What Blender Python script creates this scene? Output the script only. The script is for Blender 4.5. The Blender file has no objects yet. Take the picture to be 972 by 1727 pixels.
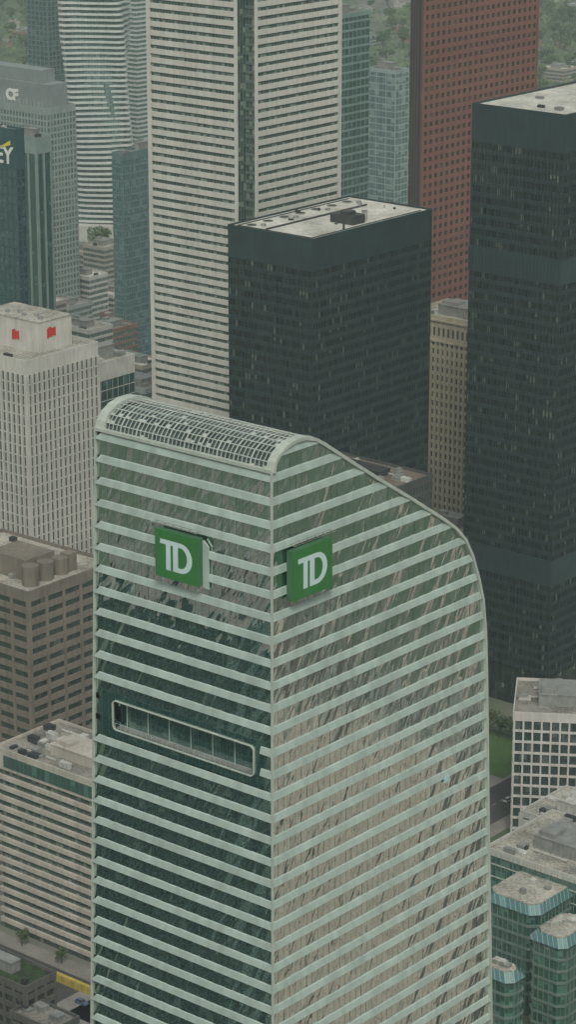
import bpy, math, random
from mathutils import Vector, Matrix
random.seed(7)
scene=bpy.context.scene
col=scene.collection
PITCH=math.radians(17.9); F=4500.0; CX=486.0; CY=863.5; H=377.0
cam=bpy.data.cameras.new("camera"); camo=bpy.data.objects.new("camera",cam); col.objects.link(camo)
camo.location=(0,0,H); camo.rotation_euler=(math.pi/2-PITCH,0,0)
cam.sensor_fit='VERTICAL'; cam.sensor_height=36; cam.sensor_width=36; cam.lens=F/1727*36
cam.clip_start=1; cam.clip_end=30000
scene.camera=camo
scene.view_settings.view_transform='Standard'; scene.view_settings.look='None'; scene.view_settings.exposure=0
FW=Vector((0,math.cos(PITCH),-math.sin(PITCH))); UP=Vector((0,math.sin(PITCH),math.cos(PITCH))); RT=Vector((1,0,0))
ORG=Vector((0,0,H))
def ray(x,y): return FW*F+RT*(x-CX)+UP*(CY-y)
def at_z(x,y,z):
    d=ray(x,y); t=(z-H)/d.z; return ORG+d*t
def at_D(x,y,D):
    d=ray(x,y); t=D/d.y; return ORG+d*t
def hit(x,y,p0,n):
    d=ray(x,y); t=(p0-ORG).dot(n)/d.dot(n); return ORG+d*t
def projx(p):
    q=p-ORG; return CX+F*q.dot(RT)/q.dot(FW)
G=math.radians(40)
U=Vector((math.cos(G),-math.sin(G),0)); V=Vector((math.sin(G),math.cos(G),0))
def solve(p,dirv,target):
    lo,hi=0.0,400.0
    s=1 if projx(p+dirv*1)>projx(p) else -1
    for _ in range(50):
        m=(lo+hi)/2
        if (projx(p+dirv*m)-target)*s<0: lo=m
        else: hi=m
    return (lo+hi)/2

# ---------------- materials
def newmat(name):
    m=bpy.data.materials.new(name); m.use_nodes=True; nt=m.node_tree; nt.nodes.clear()
    return m,nt
def N(nt,t,**k):
    n=nt.nodes.new(t)
    for a,b in k.items(): setattr(n,a,b)
    return n
def math_(nt,op,a,b=None,c=None):
    n=N(nt,'ShaderNodeMath',operation=op)
    for i,v in enumerate((a,b,c)):
        if v is None: continue
        if isinstance(v,(int,float)): n.inputs[i].default_value=v
        else: nt.links.new(v,n.inputs[i])
    return n.outputs[0]
def mixc(nt,f,a,b):
    n=N(nt,'ShaderNodeMix',data_type='RGBA')
    for i,v in ((0,f),(6,a),(7,b)):
        if isinstance(v,(int,float)): n.inputs[i].default_value=v
        elif isinstance(v,(tuple,list)): n.inputs[i].default_value=(v[0],v[1],v[2],1)
        else: nt.links.new(v,n.inputs[i])
    return n.outputs[2]
def solid(name,c,rough=.8,var=.18,scale=.12,fine=1.5,streak=True,metal=0,spec=.3):
    m,nt=newmat(name)
    out=N(nt,'ShaderNodeOutputMaterial'); b=N(nt,'ShaderNodeBsdfPrincipled')
    tc=N(nt,'ShaderNodeTexCoord')
    n1=N(nt,'ShaderNodeTexNoise'); n1.inputs['Scale'].default_value=scale; n1.inputs['Detail'].default_value=5
    nt.links.new(tc.outputs['Object'],n1.inputs['Vector'])
    mp=N(nt,'ShaderNodeMapping'); mp.inputs['Scale'].default_value=(1,1,.12 if streak else 1)
    nt.links.new(tc.outputs['Object'],mp.inputs['Vector'])
    n2=N(nt,'ShaderNodeTexNoise'); n2.inputs['Scale'].default_value=fine; n2.inputs['Detail'].default_value=4
    nt.links.new(mp.outputs[0],n2.inputs['Vector'])
    s=math_(nt,'ADD',n1.outputs['Fac'],n2.outputs['Fac'])
    s=math_(nt,'MULTIPLY_ADD',s,1.6,-1.1)
    cl=N(nt,'ShaderNodeClamp'); nt.links.new(s,cl.inputs[0])
    lo=tuple(v*(1-var*1.6) for v in c); hi=tuple(min(1,v*(1+var*.6)) for v in c)
    cc=mixc(nt,cl.outputs[0],lo,hi)
    nt.links.new(cc,b.inputs['Base Color'])
    b.inputs['Roughness'].default_value=rough; b.inputs['Metallic'].default_value=metal
    b.inputs['Specular IOR Level'].default_value=spec
    nt.links.new(b.outputs[0],out.inputs[0]); return m
def glass(name,dark,lit,pane=1.5,fh=3.9,refl=.35,mull=(.05,.07,.07),mw=.08,tint=(.75,.9,.85),p_lit=.15,bump=.3,z0=0.0,bscale=.25,rough=.04,hl=0.0,slant=.55,zs=.35):
    m,nt=newmat(name); L=nt.links.new
    out=N(nt,'ShaderNodeOutputMaterial')
    tc=N(nt,'ShaderNodeTexCoord'); sp=N(nt,'ShaderNodeSeparateXYZ'); L(tc.outputs['Object'],sp.inputs[0])
    s=math_(nt,'ADD',sp.outputs[0],sp.outputs[1]); s=math_(nt,'ADD',s,.013)
    sd=math_(nt,'DIVIDE',s,pane); sf=math_(nt,'FLOOR',sd); sr=math_(nt,'FRACT',sd)
    zd=math_(nt,'DIVIDE',math_(nt,'SUBTRACT',sp.outputs[2],z0),fh); zf=math_(nt,'FLOOR',zd); zr=math_(nt,'FRACT',zd)
    cb=N(nt,'ShaderNodeCombineXYZ'); L(sf,cb.inputs[0]); L(zf,cb.inputs[1])
    wn=N(nt,'ShaderNodeTexWhiteNoise',noise_dimensions='3D'); L(cb.outputs[0],wn.inputs['Vector'])
    r=wn.outputs['Value']
    gt=math_(nt,'GREATER_THAN',r,1-p_lit)
    r2=math_(nt,'FRACT',math_(nt,'MULTIPLY',r,37.7))
    bl=math_(nt,'GREATER_THAN',zr,math_(nt,'MULTIPLY',r2,.8))
    f1=math_(nt,'MULTIPLY',gt,bl)
    f=math_(nt,'MULTIPLY_ADD',r2,.22,math_(nt,'MULTIPLY',f1,.7))
    c=mixc(nt,f,dark,lit)
    mu=math_(nt,'LESS_THAN',sr,mw)
    if hl>0: mu=math_(nt,'MAXIMUM',mu,math_(nt,'LESS_THAN',zr,hl))
    c=mixc(nt,mu,c,mull)
    d=N(nt,'ShaderNodeBsdfDiffuse'); L(c,d.inputs[0])
    g=N(nt,'ShaderNodeBsdfGlossy'); g.inputs['Color'].default_value=(*tint,1); g.inputs['Roughness'].default_value=rough
    cv=N(nt,'ShaderNodeCombineXYZ'); L(math_(nt,'MULTIPLY_ADD',sp.outputs[2],-slant,s),cv.inputs[0]); L(math_(nt,'MULTIPLY',sp.outputs[2],zs),cv.inputs[1])
    nz=N(nt,'ShaderNodeTexNoise'); nz.inputs['Scale'].default_value=bscale; nz.inputs['Detail'].default_value=2.5
    L(cv.outputs[0],nz.inputs['Vector'])
    bp=N(nt,'ShaderNodeBump'); bp.inputs['Strength'].default_value=bump; bp.inputs['Distance'].default_value=1.0; L(nz.outputs['Fac'],bp.inputs['Height'])
    L(bp.outputs[0],g.inputs['Normal'])
    fr=N(nt,'ShaderNodeFresnel'); fr.inputs[0].default_value=1.5
    fac=math_(nt,'ADD',fr.outputs[0],refl)
    fac=math_(nt,'MULTIPLY',fac,math_(nt,'SUBTRACT',1.0,math_(nt,'MULTIPLY',mu,.8)))
    mx=N(nt,'ShaderNodeMixShader'); L(fac,mx.inputs[0]); L(d.outputs[0],mx.inputs[1]); L(g.outputs[0],mx.inputs[2])
    L(mx.outputs[0],out.inputs[0]); return m

# ---------------- mesh helpers
def mk(name,verts,faces,mat,parent=None,loc=(0,0,0)):
    me=bpy.data.meshes.new(name); me.from_pydata([tuple(v) for v in verts],[],faces); me.update()
    if mat:
        if isinstance(mat,list):
            for q in mat: me.materials.append(q)
        else: me.materials.append(mat)
    o=bpy.data.objects.new(name,me); col.objects.link(o)
    if parent: o.parent=parent
    o.location=loc
    return o
def share(o,name,parent,loc):
    c=o.copy(); c.name=name; col.objects.link(c); c.parent=parent; c.location=loc; return c
BF=[(0,3,2,1),(4,5,6,7),(0,1,5,4),(1,2,6,5),(2,3,7,6),(3,0,4,7)]
def bv(x0,x1,y0,y1,z0,z1): return [(x0,y0,z0),(x1,y0,z0),(x1,y1,z0),(x0,y1,z0),(x0,y0,z1),(x1,y0,z1),(x1,y1,z1),(x0,y1,z1)]
def boxes(name,lst,mat,parent=None,loc=(0,0,0)):
    vs=[];fs=[]
    for b in lst:
        k=len(vs); vs+=bv(*b); fs+=[tuple(i+k for i in f) for f in BF]
    return mk(name,vs,fs,mat,parent,loc)
def box(name,x0,x1,y0,y1,z0,z1,mat,parent=None,loc=(0,0,0)): return boxes(name,[(x0,x1,y0,y1,z0,z1)],mat,parent,loc)
def each(name,lst,mat,parent):
    for b in lst: boxes(name,[b],mat,parent)
def prism(name,poly,z0,z1,mat,parent=None,loc=(0,0,0)):
    n=len(poly); vs=[(x,y,z0) for x,y in poly]+[(x,y,z1) for x,y in poly]
    fs=[tuple(range(n-1,-1,-1)),tuple(range(n,2*n))]+[(i,(i+1)%n,n+(i+1)%n,n+i) for i in range(n)]
    return mk(name,vs,fs,mat,parent,loc)
def cylv(cx,cy,r,z0,z1,n=16):
    vs=[(cx+r*math.cos(2*math.pi*i/n),cy+r*math.sin(2*math.pi*i/n),z) for z in (z0,z1) for i in range(n)]
    fs=[tuple(range(n-1,-1,-1)),tuple(range(n,2*n))]+[(i,(i+1)%n,n+(i+1)%n,n+i) for i in range(n)]
    return vs,fs
def cyl(name,cx,cy,r,z0,z1,mat,parent=None,n=16):
    vs,fs=cylv(cx,cy,r,z0,z1,n); return mk(name,vs,fs,mat,parent)
def root(name,label,cat,p,rot=-G,group=None):
    o=bpy.data.objects.new(name,None); col.objects.link(o); o.location=(p.x,p.y,0); o.rotation_euler=(0,0,rot)
    o.empty_display_size=2
    o["label"]=label; o["category"]=cat
    if group: o["group"]=group
    return o

# ---------------- common materials
roof_pale=solid("roof_gravel_pale",(.38,.365,.31),.95,.45,.1,1.0,False)
roof_grey=solid("roof_gravel_grey",(.25,.24,.21),.95,.45,.1,1.0,False)
roof_white=solid("roof_membrane_white",(.52,.51,.45),.9,.30,.08,.8,False)
roof_brown=solid("roof_gravel_brown",(.17,.14,.11),.95,.3,.08,1.2,False)
metal_grey=solid("metal_grey",(.24,.25,.23),.5,.25,.4,2)
metal_dark=solid("metal_dark",(.04,.045,.045),.5,.3,.4,2)
metal_light=solid("metal_light",(.48,.48,.44),.5,.25,.4,2)
asphalt=solid("asphalt",(.06,.06,.058),.95,.3,.05,1.5,False)
paving=solid("paving",(.22,.21,.19),.9,.25,.1,1.5,False)

def unit(parent,x,y,z,w,d,h,mat=None,fan=True):
    vs=bv(x,x+w,y,y+d,z,z+h); fs=[f for f in BF]
    ins=.06*min(w,d)
    k=len(vs); vs+=bv(x-ins,x+w+ins,y-ins,y+d+ins,z+h*.86,z+h*.93); fs+=[tuple(i+k for i in f) for f in BF]
    if fan:
        nf=max(1,int(round(max(w,d)/max(.1,min(w,d)))))
        for i in range(nf):
            cx=x+w*((i+.5)/nf if w>=d else .5); cy=y+d*((i+.5)/nf if d>w else .5)
            v2,f2=cylv(cx,cy,min(w,d)*.36,z+h,z+h*1.18,12); k=len(vs); vs+=v2; fs+=[tuple(j+k for j in f) for f in f2]
    return mk("rooftop_unit",vs,fs,mat or metal_grey,parent)
def roofkit(parent,x0,x1,y0,y1,z,roofm,parm,seed=0,n=5,pen=True,ph=4,pmat=None,par=1.0):
    rnd=random.Random(seed)
    box("roof",x0+.3,x1-.3,y0+.3,y1-.3,z-.3,z+.06,roofm,parent)
    t=.4
    boxes("parapet",[(x0,x1,y0,y0+t,z-.1,z+par),(x0,x1,y1-t,y1,z-.1,z+par),(x0,x0+t,y0+t,y1-t,z-.1,z+par-.003),(x1-t,x1,y0+t,y1-t,z-.1,z+par-.003)],parm,parent)
    w=x1-x0;d=y1-y0
    if pen:
        a0=x0+w*rnd.uniform(.2,.35);a1=x0+w*rnd.uniform(.6,.75);b0=y0+d*rnd.uniform(.25,.35);b1=y0+d*rnd.uniform(.6,.75)
        p=boxes("penthouse",[(a0,a1,b0,b1,z,z+ph),(a0-.2,a1+.2,b0-.2,b1+.2,z+ph,z+ph+.35),(a0+1,a0+(a1-a0)*.4,b0+1,b0+(b1-b0)*.5,z+ph+.35,z+ph+1.7)],pmat or metal_grey,parent)
    for i in range(n):
        uw=rnd.uniform(1.2,4);ud=rnd.uniform(1.2,3)
        ux=rnd.uniform(x0+1,max(x0+1.1,x1-1-uw));uy=rnd.uniform(y0+1,max(y0+1.1,y1-1-ud))
        if pen and a0-uw<ux<a1 and b0-ud<uy<b1: continue
        unit(parent,ux,uy,z+.05,uw,ud,rnd.uniform(.8,2),rnd.choice([metal_grey,metal_light,metal_dark,metal_grey]),rnd.random()<.6)
    if n>=8:
        for i in range(3):
            py=rnd.uniform(y0+2,y1-2); px=rnd.uniform(x0+1,x0+w*.4)
            box("roof_duct",px,px+rnd.uniform(4,w*.5),py,py+.5,z+.3,z+.8,metal_light,parent)

def tower(label,cpx,z,left,right,D=None,name="office_tower",cat="building",wall=None,glassm=None,
          fh=3.9,sh=1.4,e=.35,bay=0,pw=.4,pe=.5,base=0,top=0,roofm=None,seed=0,n=5,pen=True,ph=4,minz=0,rot=-G,corner_p=0,a=None,b=None,par=1.0,piermat=None,pmat=None):
    if D is not None: P=at_D(cpx[0],cpx[1],D); z=P.z
    else: P=at_z(cpx[0],cpx[1],z)
    u=Vector((math.cos(rot),math.sin(rot),0)); v=Vector((-math.sin(rot),math.cos(rot),0))
    if a is None: a=solve(P,-u,left)
    if b is None: b=solve(P,v,right)
    h=P.z
    r=root(name,label,cat,P,rot)
    box("window_wall",-a,0,0,b,0,h-.4,glassm,r)
    zt=h-top
    nf=int((zt-minz)/fh)
    if sh>0:
        s0=box("spandrel_band",-a-e,e,-e,b+e,0,sh,wall,r,(0,0,zt-fh+0))
        for i in range(1,nf): 
            if zt-fh*(i+1)<0: break
            share(s0,"spandrel_band",r,(0,0,zt-fh*(i+1)))
    if top>0 : box("crown_band",-a-e-.04,e+.04,-e-.04,b+e+.04,zt,h,wall,r)
    else: box("crown_band",-a-e-.04,e+.04,-e-.04,b+e+.04,h-1.2,h,wall,r)
    if bay>0:
        pm=piermat or wall
        nl=max(1,int(round(a/bay)));nr=max(1,int(round(b/bay)))
        pl=box("pier",-pw/2,pw/2,-pe,.1,minz,zt+.1,pm,r,(-a,0,0))
        for i in range(1,nl): share(pl,"pier",r,(-a*(1-i/nl),0,0))
        pr=box("pier",-.1,pe,-pw/2,pw/2,minz,zt+.1,pm,r,(0,b,0))
        for i in range(1,nr): share(pr,"pier",r,(0,b*i/nr,0))
        box("corner_pier",-pw*.6,pe+.03,-pe-.03,pw*.6,minz,zt+.12,pm,r)
        bb=[(-a*(i/nl)-pw/2,-a*(i/nl)+pw/2,b-.1,b+pe,minz,zt+.1) for i in range(nl+1)]+[(-a-pe,-a+.1,b*i/nr-pw/2,b*i/nr+pw/2,minz,zt+.1) for i in range(1,nr)]
        boxes("rear_piers",bb,pm,r)
    roofkit(r,-a-e-.08,e+.08,-e-.08,b+e+.08,h,roofm or roof_grey,wall,seed,n,pen,ph,pmat,par)
    return r,a,b,h,P

# ---------------- MAIN TOWER
band=solid("tower_band_pale_green",(.34,.415,.375),.45,.16,.15,.6,True,0,.5)
frame_w=solid("tower_frame_white",(.40,.44,.39),.5,.12,.2,1.0)
g_main=glass("tower_glass",(.014,.045,.037),(.12,.20,.17),1.5,3.9,.60,(.07,.11,.10),.05,(.90,.95,.91),.10,.62,0,.20,.015,0,.55,.3)
g_core=glass("tower_core_glass",(.02,.05,.045),(.1,.16,.14),1.5,3.9,.3,(.05,.07,.07),.06)
C=at_z(458,797,254)
R=root("curved_roof_office_tower","glass office tower with pale green bands and barrel vaulted roof","building",C)
def loc_r(px,py,off=0):
    p=hit(px,py,C+U*off,U)-C; return p.dot(V),p.z+C.z
def loc_l(px,py,off=0):
    p=hit(px,py,C-V*off,V)-C; return p.dot(U),p.z+C.z
prof_px=[(458,797),(461,780),(468,766),(480,752),(495,742),(513,737),(530,739),(545,747),(560,757),(600,783),(640,808),(690,838),(745,873),(768,890),(783,908),(795,935),(806,975),(813,1010),(817,1060),(819,1130),(822,1400),(827,1720)]
prof=[loc_r(*p) for p in prof_px]
prof[0]=(0.0,254.0)
(y1a,z1a),(y1b,z1b)=prof[-2],prof[-1]
yb0=y1b+(y1b-y1a)*(0-z1b)/(z1b-z1a)
full=[(0,0)]+prof+[(yb0,0)]
def yr(z):
    ys=[]
    for i in range(len(full)-1):
        (ya,za),(yb_,zb_)=full[i],full[i+1]
        if (za-z)*(zb_-z)<=0 and abs(za-zb_)>1e-6:
            ys.append(ya+(yb_-ya)*(z-za)/(zb_-za))
    if len(ys)<2: return None
    return min(ys),max(ys)
xa,za_=loc_l(164,722); xb_,zb_=loc_l(157,1715)
def aw(z): return -xa+(-xb_+xa)*(z-za_)/(zb_-za_)
FH=3.9
z0=254.0
tx0,tz_a=loc_l(190,1172); tx1,tz_b=loc_l(430,1266); _,tb_a=loc_l(190,1224); _,tb_b=loc_l(430,1316)
TZ1=(tz_a+tz_b)/2; TZ0=(tb_a+tb_b)/2
rx0=tx0-1.9; rx1,_=loc_l(441,1290)
BH=1.12
def spandrel(zb,zt,i):
    vs=[];fs=[]
    def strip(pts_b,pts_t,inn_b,inn_t):
        k=len(vs); n=len(pts_b)
        vs.extend([(x,y,zb) for x,y in pts_b]); vs.extend([(x,y,zt) for x,y in pts_t]); vs.extend([(x,y,zt+.12) for x,y in inn_t]); vs.extend([(x,y,zb-.1) for x,y in inn_b])
        for j in range(n-1):
            for q in range(4):
                a_=k+q*n+j; b_=k+((q+1)%4)*n+j
                fs.append((a_,a_+1,b_+1,b_))
        fs.append((k,k+n,k+2*n,k+3*n)); fs.append((k+n-1,k+4*n-1,k+3*n-1,k+2*n-1))
    ob,ot,inn=.5,.2,.02
    rb=yr(zb); rt=yr(zt)
    if rb is None or rt is None: return None
    if zt<=z0+.01:
        s=rx1 if (zt>TZ0-.2 and zb<TZ1+.3) else None
        lb=(-aw(zb)-.25 if s is None else s); lt=(-aw(zt)+.9 if s is None else s)
        strip([(lb,-ob),(ob,-ob),(ob,rb[1]-.4)],[(lt,-ot),(ot,-ot),(ot,rt[1]-.4)],[(lb,inn),(-inn,inn),(-inn,rb[1]-.4)],[(lt,inn),(-inn,inn),(-inn,rt[1]-.4)])
    else:
        if rt[1]-rt[0]<1.5: return None
        strip([(ob,rb[0]+.5),(ob,rb[1]-.4)],[(ot,rt[0]+.5),(ot,rt[1]-.4)],[(-inn,rb[0]+.5),(-inn,rb[1]-.4)],[(-inn,rt[0]+.5),(-inn,rt[1]-.4)])
    return mk("spandrel_band",vs,fs,band,R)
def panes(zb,zt):
    J=.026
    w=1.5
    if zt<=z0+.2:
        vs=[];fs=[]
        ax=aw(zb); n=int(ax/w)+1
        for j in range(n):
            xr=-j*w; xl=max(-(j+1)*w,-ax)
            if zt>TZ0 and zb<TZ1 and xl>=rx0-1 and xr<=rx1+1.0: continue
            t=random.uniform(-J,J); s=random.uniform(-J,J)
            k=len(vs); vs.extend([(xl,t,zb),(xr,t+s,zb),(xr,.06+s,zt),(xl,.06,zt)]); fs.append((k,k+1,k+2,k+3))
        mk("window_band",vs,fs,g_main,R)
    rb=yr(zb); rt=yr(zt)
    vs=[];fs=[]
    if rb and rt:
        ymax=max(rb[1],rt[1])
        n=int((ymax)/w)+1
        for j in range(n):
            ya,yb2=j*w,(j+1)*w
            b0,b1=max(ya,rb[0]),min(yb2,rb[1]); t0,t1=max(ya,rt[0]),min(yb2,rt[1])
            if b1<b0: b0=b1=min(max(b1,rb[0]),rb[1])
            if t1<t0: t0=t1=min(max(t1,rt[0]),rt[1])
            if b1-b0<.01 and t1-t0<.01: continue
            t=random.uniform(-J,J); s=random.uniform(-J,J)
            k=len(vs); vs.extend([(-t,b0,zb),(-t-s,b1,zb),(-.06-s,t1,zt),(-.06,t0,zt)]); fs.append((k,k+1,k+2,k+3))
        if vs: mk("window_band",vs,fs,g_main,R)
apexz=max(p[1] for p in prof)
zk=z0-1.5+FH*2
k=0
while zk>60:
    if zk<apexz:
        spandrel(zk,min(zk+BH,apexz-.3) if zk+BH>apexz else zk+BH,k)
    ztop=zk; zbot=zk-FH+BH-.05
    if ztop>apexz: ztop=apexz-.1
    if ztop-zbot>.3 and yr(ztop-.01) : panes(zbot,ztop)
    zk-=FH; k+=1
box("lower_shaft",-aw(60)-.4,.5,-.5,yb0-.5,0,60.5,g_core,R)
# core
ins=3.2
cp=[(ins,0),(ins,z0-.5)]+[(max(ins+.5,y-.5),z-.8) for (y,z) in prof if y>ins+.5]+[(yb0-.5,0)]
n=len(cp)
vs=[(-.35,y,z) for y,z in cp]+[(-aw(z)+.35,y,z) for y,z in cp]
fs=[tuple(range(n)),tuple(range(2*n-1,n-1,-1))]+[(i,n+i,n+(i+1)%n,(i+1)%n) for i in range(n)]
mk("tower_core",vs,fs,g_core,R)
skin=glass("roof_glazing",(.10,.15,.14),(.3,.36,.33),1.5,2.0,.3,(.4,.42,.38),.14,hl=.12)
rest=prof[7:]
vs=[(-.1,y,z) for y,z in rest]+[(-aw(z),y,z) for y,z in rest]; n=len(rest)
mk("roof_skin",vs,[(i,n+i,n+i+1,i+1) for i in range(n-1)],skin,R)
vs=[(-aw(z)+.1,y,z) for y,z in full]; mk("end_wall",vs,[tuple(range(len(vs)))],g_core,R)
def rim(name,pts,x0f,x1f,inn,out,mat,parent):
    n=len(pts); vs=[];fs=[]
    for i,(y,z) in enumerate(pts):
        p0=pts[max(0,i-1)];p1=pts[min(n-1,i+1)]
        t=Vector((p1[0]-p0[0],p1[1]-p0[1])); t.normalize(); nn=Vector((-t.y,t.x))
        o=(y+nn.x*out,z+nn.y*out); q=(y-nn.x*inn,z-nn.y*inn)
        vs+=[(x0f(z),o[0],o[1]),(x1f(z),o[0],o[1]),(x1f(z),q[0],q[1]),(x0f(z),q[0],q[1])]
    for i in range(n-1):
        a_=i*4;b_=a_+4
        for q in range(4): fs.append((a_+q,b_+q,b_+(q+1)%4,a_+(q+1)%4))
    fs.append((0,1,2,3)); k=(n-1)*4; fs.append((k+3,k+2,k+1,k))
    return mk(name,vs,fs,mat,parent)
def dens(pts,m=4):
    out=[]
    for i in range(len(pts)-1):
        for j in range(m):
            t=j/m; out.append((pts[i][0]*(1-t)+pts[i+1][0]*t,pts[i][1]*(1-t)+pts[i+1][1]*t))
    out.append(pts[-1]); return out
rimpts=prof+[(yb0,0)]
rim("profile_rim",rimpts,lambda z:-.5,lambda z:.6,.4,.15,frame_w,R)
rim("vault_end_rim",prof[:8],lambda z:-aw(z)-.3,lambda z:-aw(z)+1.6,.5,.35,frame_w,R)
rim("vault_end_rim",prof[:8],lambda z:-1.0,lambda z:-.5,.3,.25,frame_w,R)
vg=solid("vault_dark_glass",(.07,.10,.09),.3,.3,.3,1,False,0,.5)  # dark glazing beneath the lattice bars
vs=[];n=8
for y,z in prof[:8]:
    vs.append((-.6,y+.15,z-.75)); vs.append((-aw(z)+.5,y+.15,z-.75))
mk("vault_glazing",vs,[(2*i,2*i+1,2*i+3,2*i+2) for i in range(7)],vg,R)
ap=dens(prof[:8],3)
L=[0]
for i in range(1,len(ap)): L.append(L[-1]+math.dist(ap[i],ap[i-1]))
def arcp(s):
    for i in range(1,len(ap)):
        if L[i]>=s-1e-9:
            t=(s-L[i-1])/(L[i]-L[i-1]); return (ap[i-1][0]*(1-t)+ap[i][0]*t,ap[i-1][1]*(1-t)+ap[i][1]*t)
    return ap[-1]
vs=[];fs=[]
def bar(p,q,w,hgt):
    global vs,fs
    p=Vector(p);q=Vector(q);d=(q-p).normalized(); s=Vector((1,0,0)) if abs(d.x)<.5 else Vector((0,.6,.8)).normalized()
    s=(s-d*s.dot(d)).normalized(); t=d.cross(s)
    k=len(vs)
    for c in (p,q):
        for a_,b_ in ((-1,-1),(1,-1),(1,1),(-1,1)): vs.append(tuple(c+s*w/2*a_+t*hgt/2*b_))
    fs+=[(k,k+1,k+5,k+4),(k+1,k+2,k+6,k+5),(k+2,k+3,k+7,k+6),(k+3,k,k+4,k+7),(k,k+3,k+2,k+1),(k+4,k+5,k+6,k+7)]
A0=aw(z0)
nb=10
for j in range(nb+1):
    y,z=arcp(L[-1]*j/nb); bar((-A0+1.5,y,z),(-.9,y,z),.14,.14)
nr_=40
for i in range(nr_+1):
    x=-A0+1.6+(A0-2.6)*i/nr_
    for j in range(10):
        y,z=arcp(L[-1]*j/10); y2,z2=arcp(L[-1]*(j+1)/10)
        bar((x,y,z),(x,y2,z2),.13 if i%4 else .26,.1)
rl=random.Random(4)
for i in range(nr_):
    for j in range(nb):
        if rl.random()<.16:
            x=-A0+1.6+(A0-2.6)*(i+.5)/nr_; y,z=arcp(L[-1]*(j+.1)/nb); y2,z2=arcp(L[-1]*(j+rl.uniform(.3,.6))/nb)
            bar((x,y,z-.04),(x,y2,z2-.04),.6,.05)
lat=solid("lattice_metal",(.40,.43,.39),.5,.15,.3,1)
mk("lattice_screen",vs,fs,lat,R)
box("vault_base_beam",-A0,0.3,-.5,.25,z0-.1,z0+.45,frame_w,R)
def slant(name,x0f,x1f,y0,y1,zb,zt,mat):
    vs=[(x0f(zb),y0,zb),(x1f(zb),y0,zb),(x1f(zb),y1,zb),(x0f(zb),y1,zb),(x0f(zt),y0,zt),(x1f(zt),y0,zt),(x1f(zt),y1,zt),(x0f(zt),y1,zt)]
    return mk(name,vs,BF,mat,R)
slant("edge_fin",lambda z:-aw(z)-.35,lambda z:-aw(z)-.02,-.4,.3,60.6,z0+.5,frame_w)
box("corner_fin",.2,.52,-.52,-.2,60.6,z0,frame_w,R)
# terrace
tglass=glass("terrace_glass",(.012,.045,.04),(.08,.14,.12),1.6,3.9,.3,(.06,.10,.09),.06,p_lit=.15)
each("terrace_surround",[(rx0-1,rx1+1,-.02,.1,TZ0-1.6,TZ0+.3),(rx0-1,rx1+1,-.02,.1,TZ1-.3,TZ1+1.2),(rx0-1.2,tx0+.3,-.02,.1,TZ0+.3,TZ1-.3),(tx1-.3,rx1+1,-.02,.1,TZ0+.3,TZ1-.3)],tglass,R)
def rrect(x0,x1,z0_,z1_,r,n=6):
    pts=[]
    for cx,cz,a0 in ((x1-r,z1_-r,0),(x0+r,z1_-r,90),(x0+r,z0_+r,180),(x1-r,z0_+r,270)):
        for i in range(n+1):
            a_=math.radians(a0+90*i/n); pts.append((cx+r*math.cos(a_),cz+r*math.sin(a_)))
    return pts
o_=rrect(tx0,tx1,TZ0,TZ1,.9); i_=rrect(tx0+.18,tx1-.18,TZ0+.18,TZ1-.16,.75); n=len(o_)
vs=[(x,-.35,z) for x,z in o_]+[(x,-.35,z) for x,z in i_]+[(x,-.025,z) for x,z in o_]+[(x,-.025,z) for x,z in i_]
fs=[]
for i in range(n):
    j=(i+1)%n
    fs+=[(i,n+i,n+j,j),(i,j,2*n+j,2*n+i),(n+i,3*n+i,3*n+j,n+j)]
mk("terrace_frame",vs,fs,frame_w,R)
box("terrace_inner_glass",tx0+.2,tx1-.2,1.6,1.7,TZ0,TZ1,tglass,R)
box("terrace_floor",tx0+.2,tx1-.2,.12,1.6,TZ0+.02,TZ0+.25,metal_grey,R)
each("terrace_column",[(tx0+2+q*4.9,tx0+2.12+q*4.9,1.2,1.32,TZ0,TZ1) for q in range(6)],band,R)
boxes("terrace_railing",[(tx0+.5,tx1-.5,-.2,-.15,TZ0+1.3,TZ0+1.36)]+[(tx0+.6+q*1.2,tx0+.64+q*1.2,-.2,-.15,TZ0,TZ0+1.3) for q in range(22)],band,R)
py,pz=loc_r(755,1315,.6)
mk("open_window",[(.2,py-.6,pz-.6),(.6,py-.6,pz-.4),(.6,py+.7,pz-.4),(.2,py+.7,pz-.6),(.15,py-.6,pz+.65),(.55,py-.6,pz+.7),(.55,py+.7,pz+.7),(.15,py+.7,pz+.65)],BF,solid("sky_reflection_blue",(.36,.54,.56),.3,.1),R)  # sky reflection in the tilted pane, put into its base colour

# signs
sgreen=solid("sign_green",(.035,.165,.04),.5,.12,.3,1)
sside=solid("sign_side_green",(.05,.15,.07),.6,.15)
swhite=solid("sign_lettering",(.50,.62,.62),.5,.05)
def logo_mesh(W,Hh):
    vs=[];polys=[]
    def P(pts):
        k=len(vs); vs.extend([(x*W,0,z*Hh) for x,z in pts]); polys.append(tuple(range(k,k+len(pts))))
    P([(.12,.72),(.53,.72),(.53,.82),(.12,.82)])
    P([(.255,.18),(.365,.18),(.365,.72),(.255,.72)])
    def arcd(cx,cz,rx,rz):
        return [(cx+rx*math.cos(math.radians(t)),cz+rz*math.sin(math.radians(t))) for t in range(90,-91,-15)]
    oa=arcd(.60,.50,.27,.32); ia=arcd(.60,.50,.15,.22)
    for i in range(len(oa)-1): P([oa[i],ia[i],ia[i+1],oa[i+1]])
    P([(.53,.72),(.60,.72),(.60,.82),(.53,.82)])
    P([(.42,.18),(.60,.18),(.60,.28),(.42,.28)])
    P([(.42,.28),(.54,.28),(.54,.72),(.42,.72)])
    return vs,polys
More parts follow.
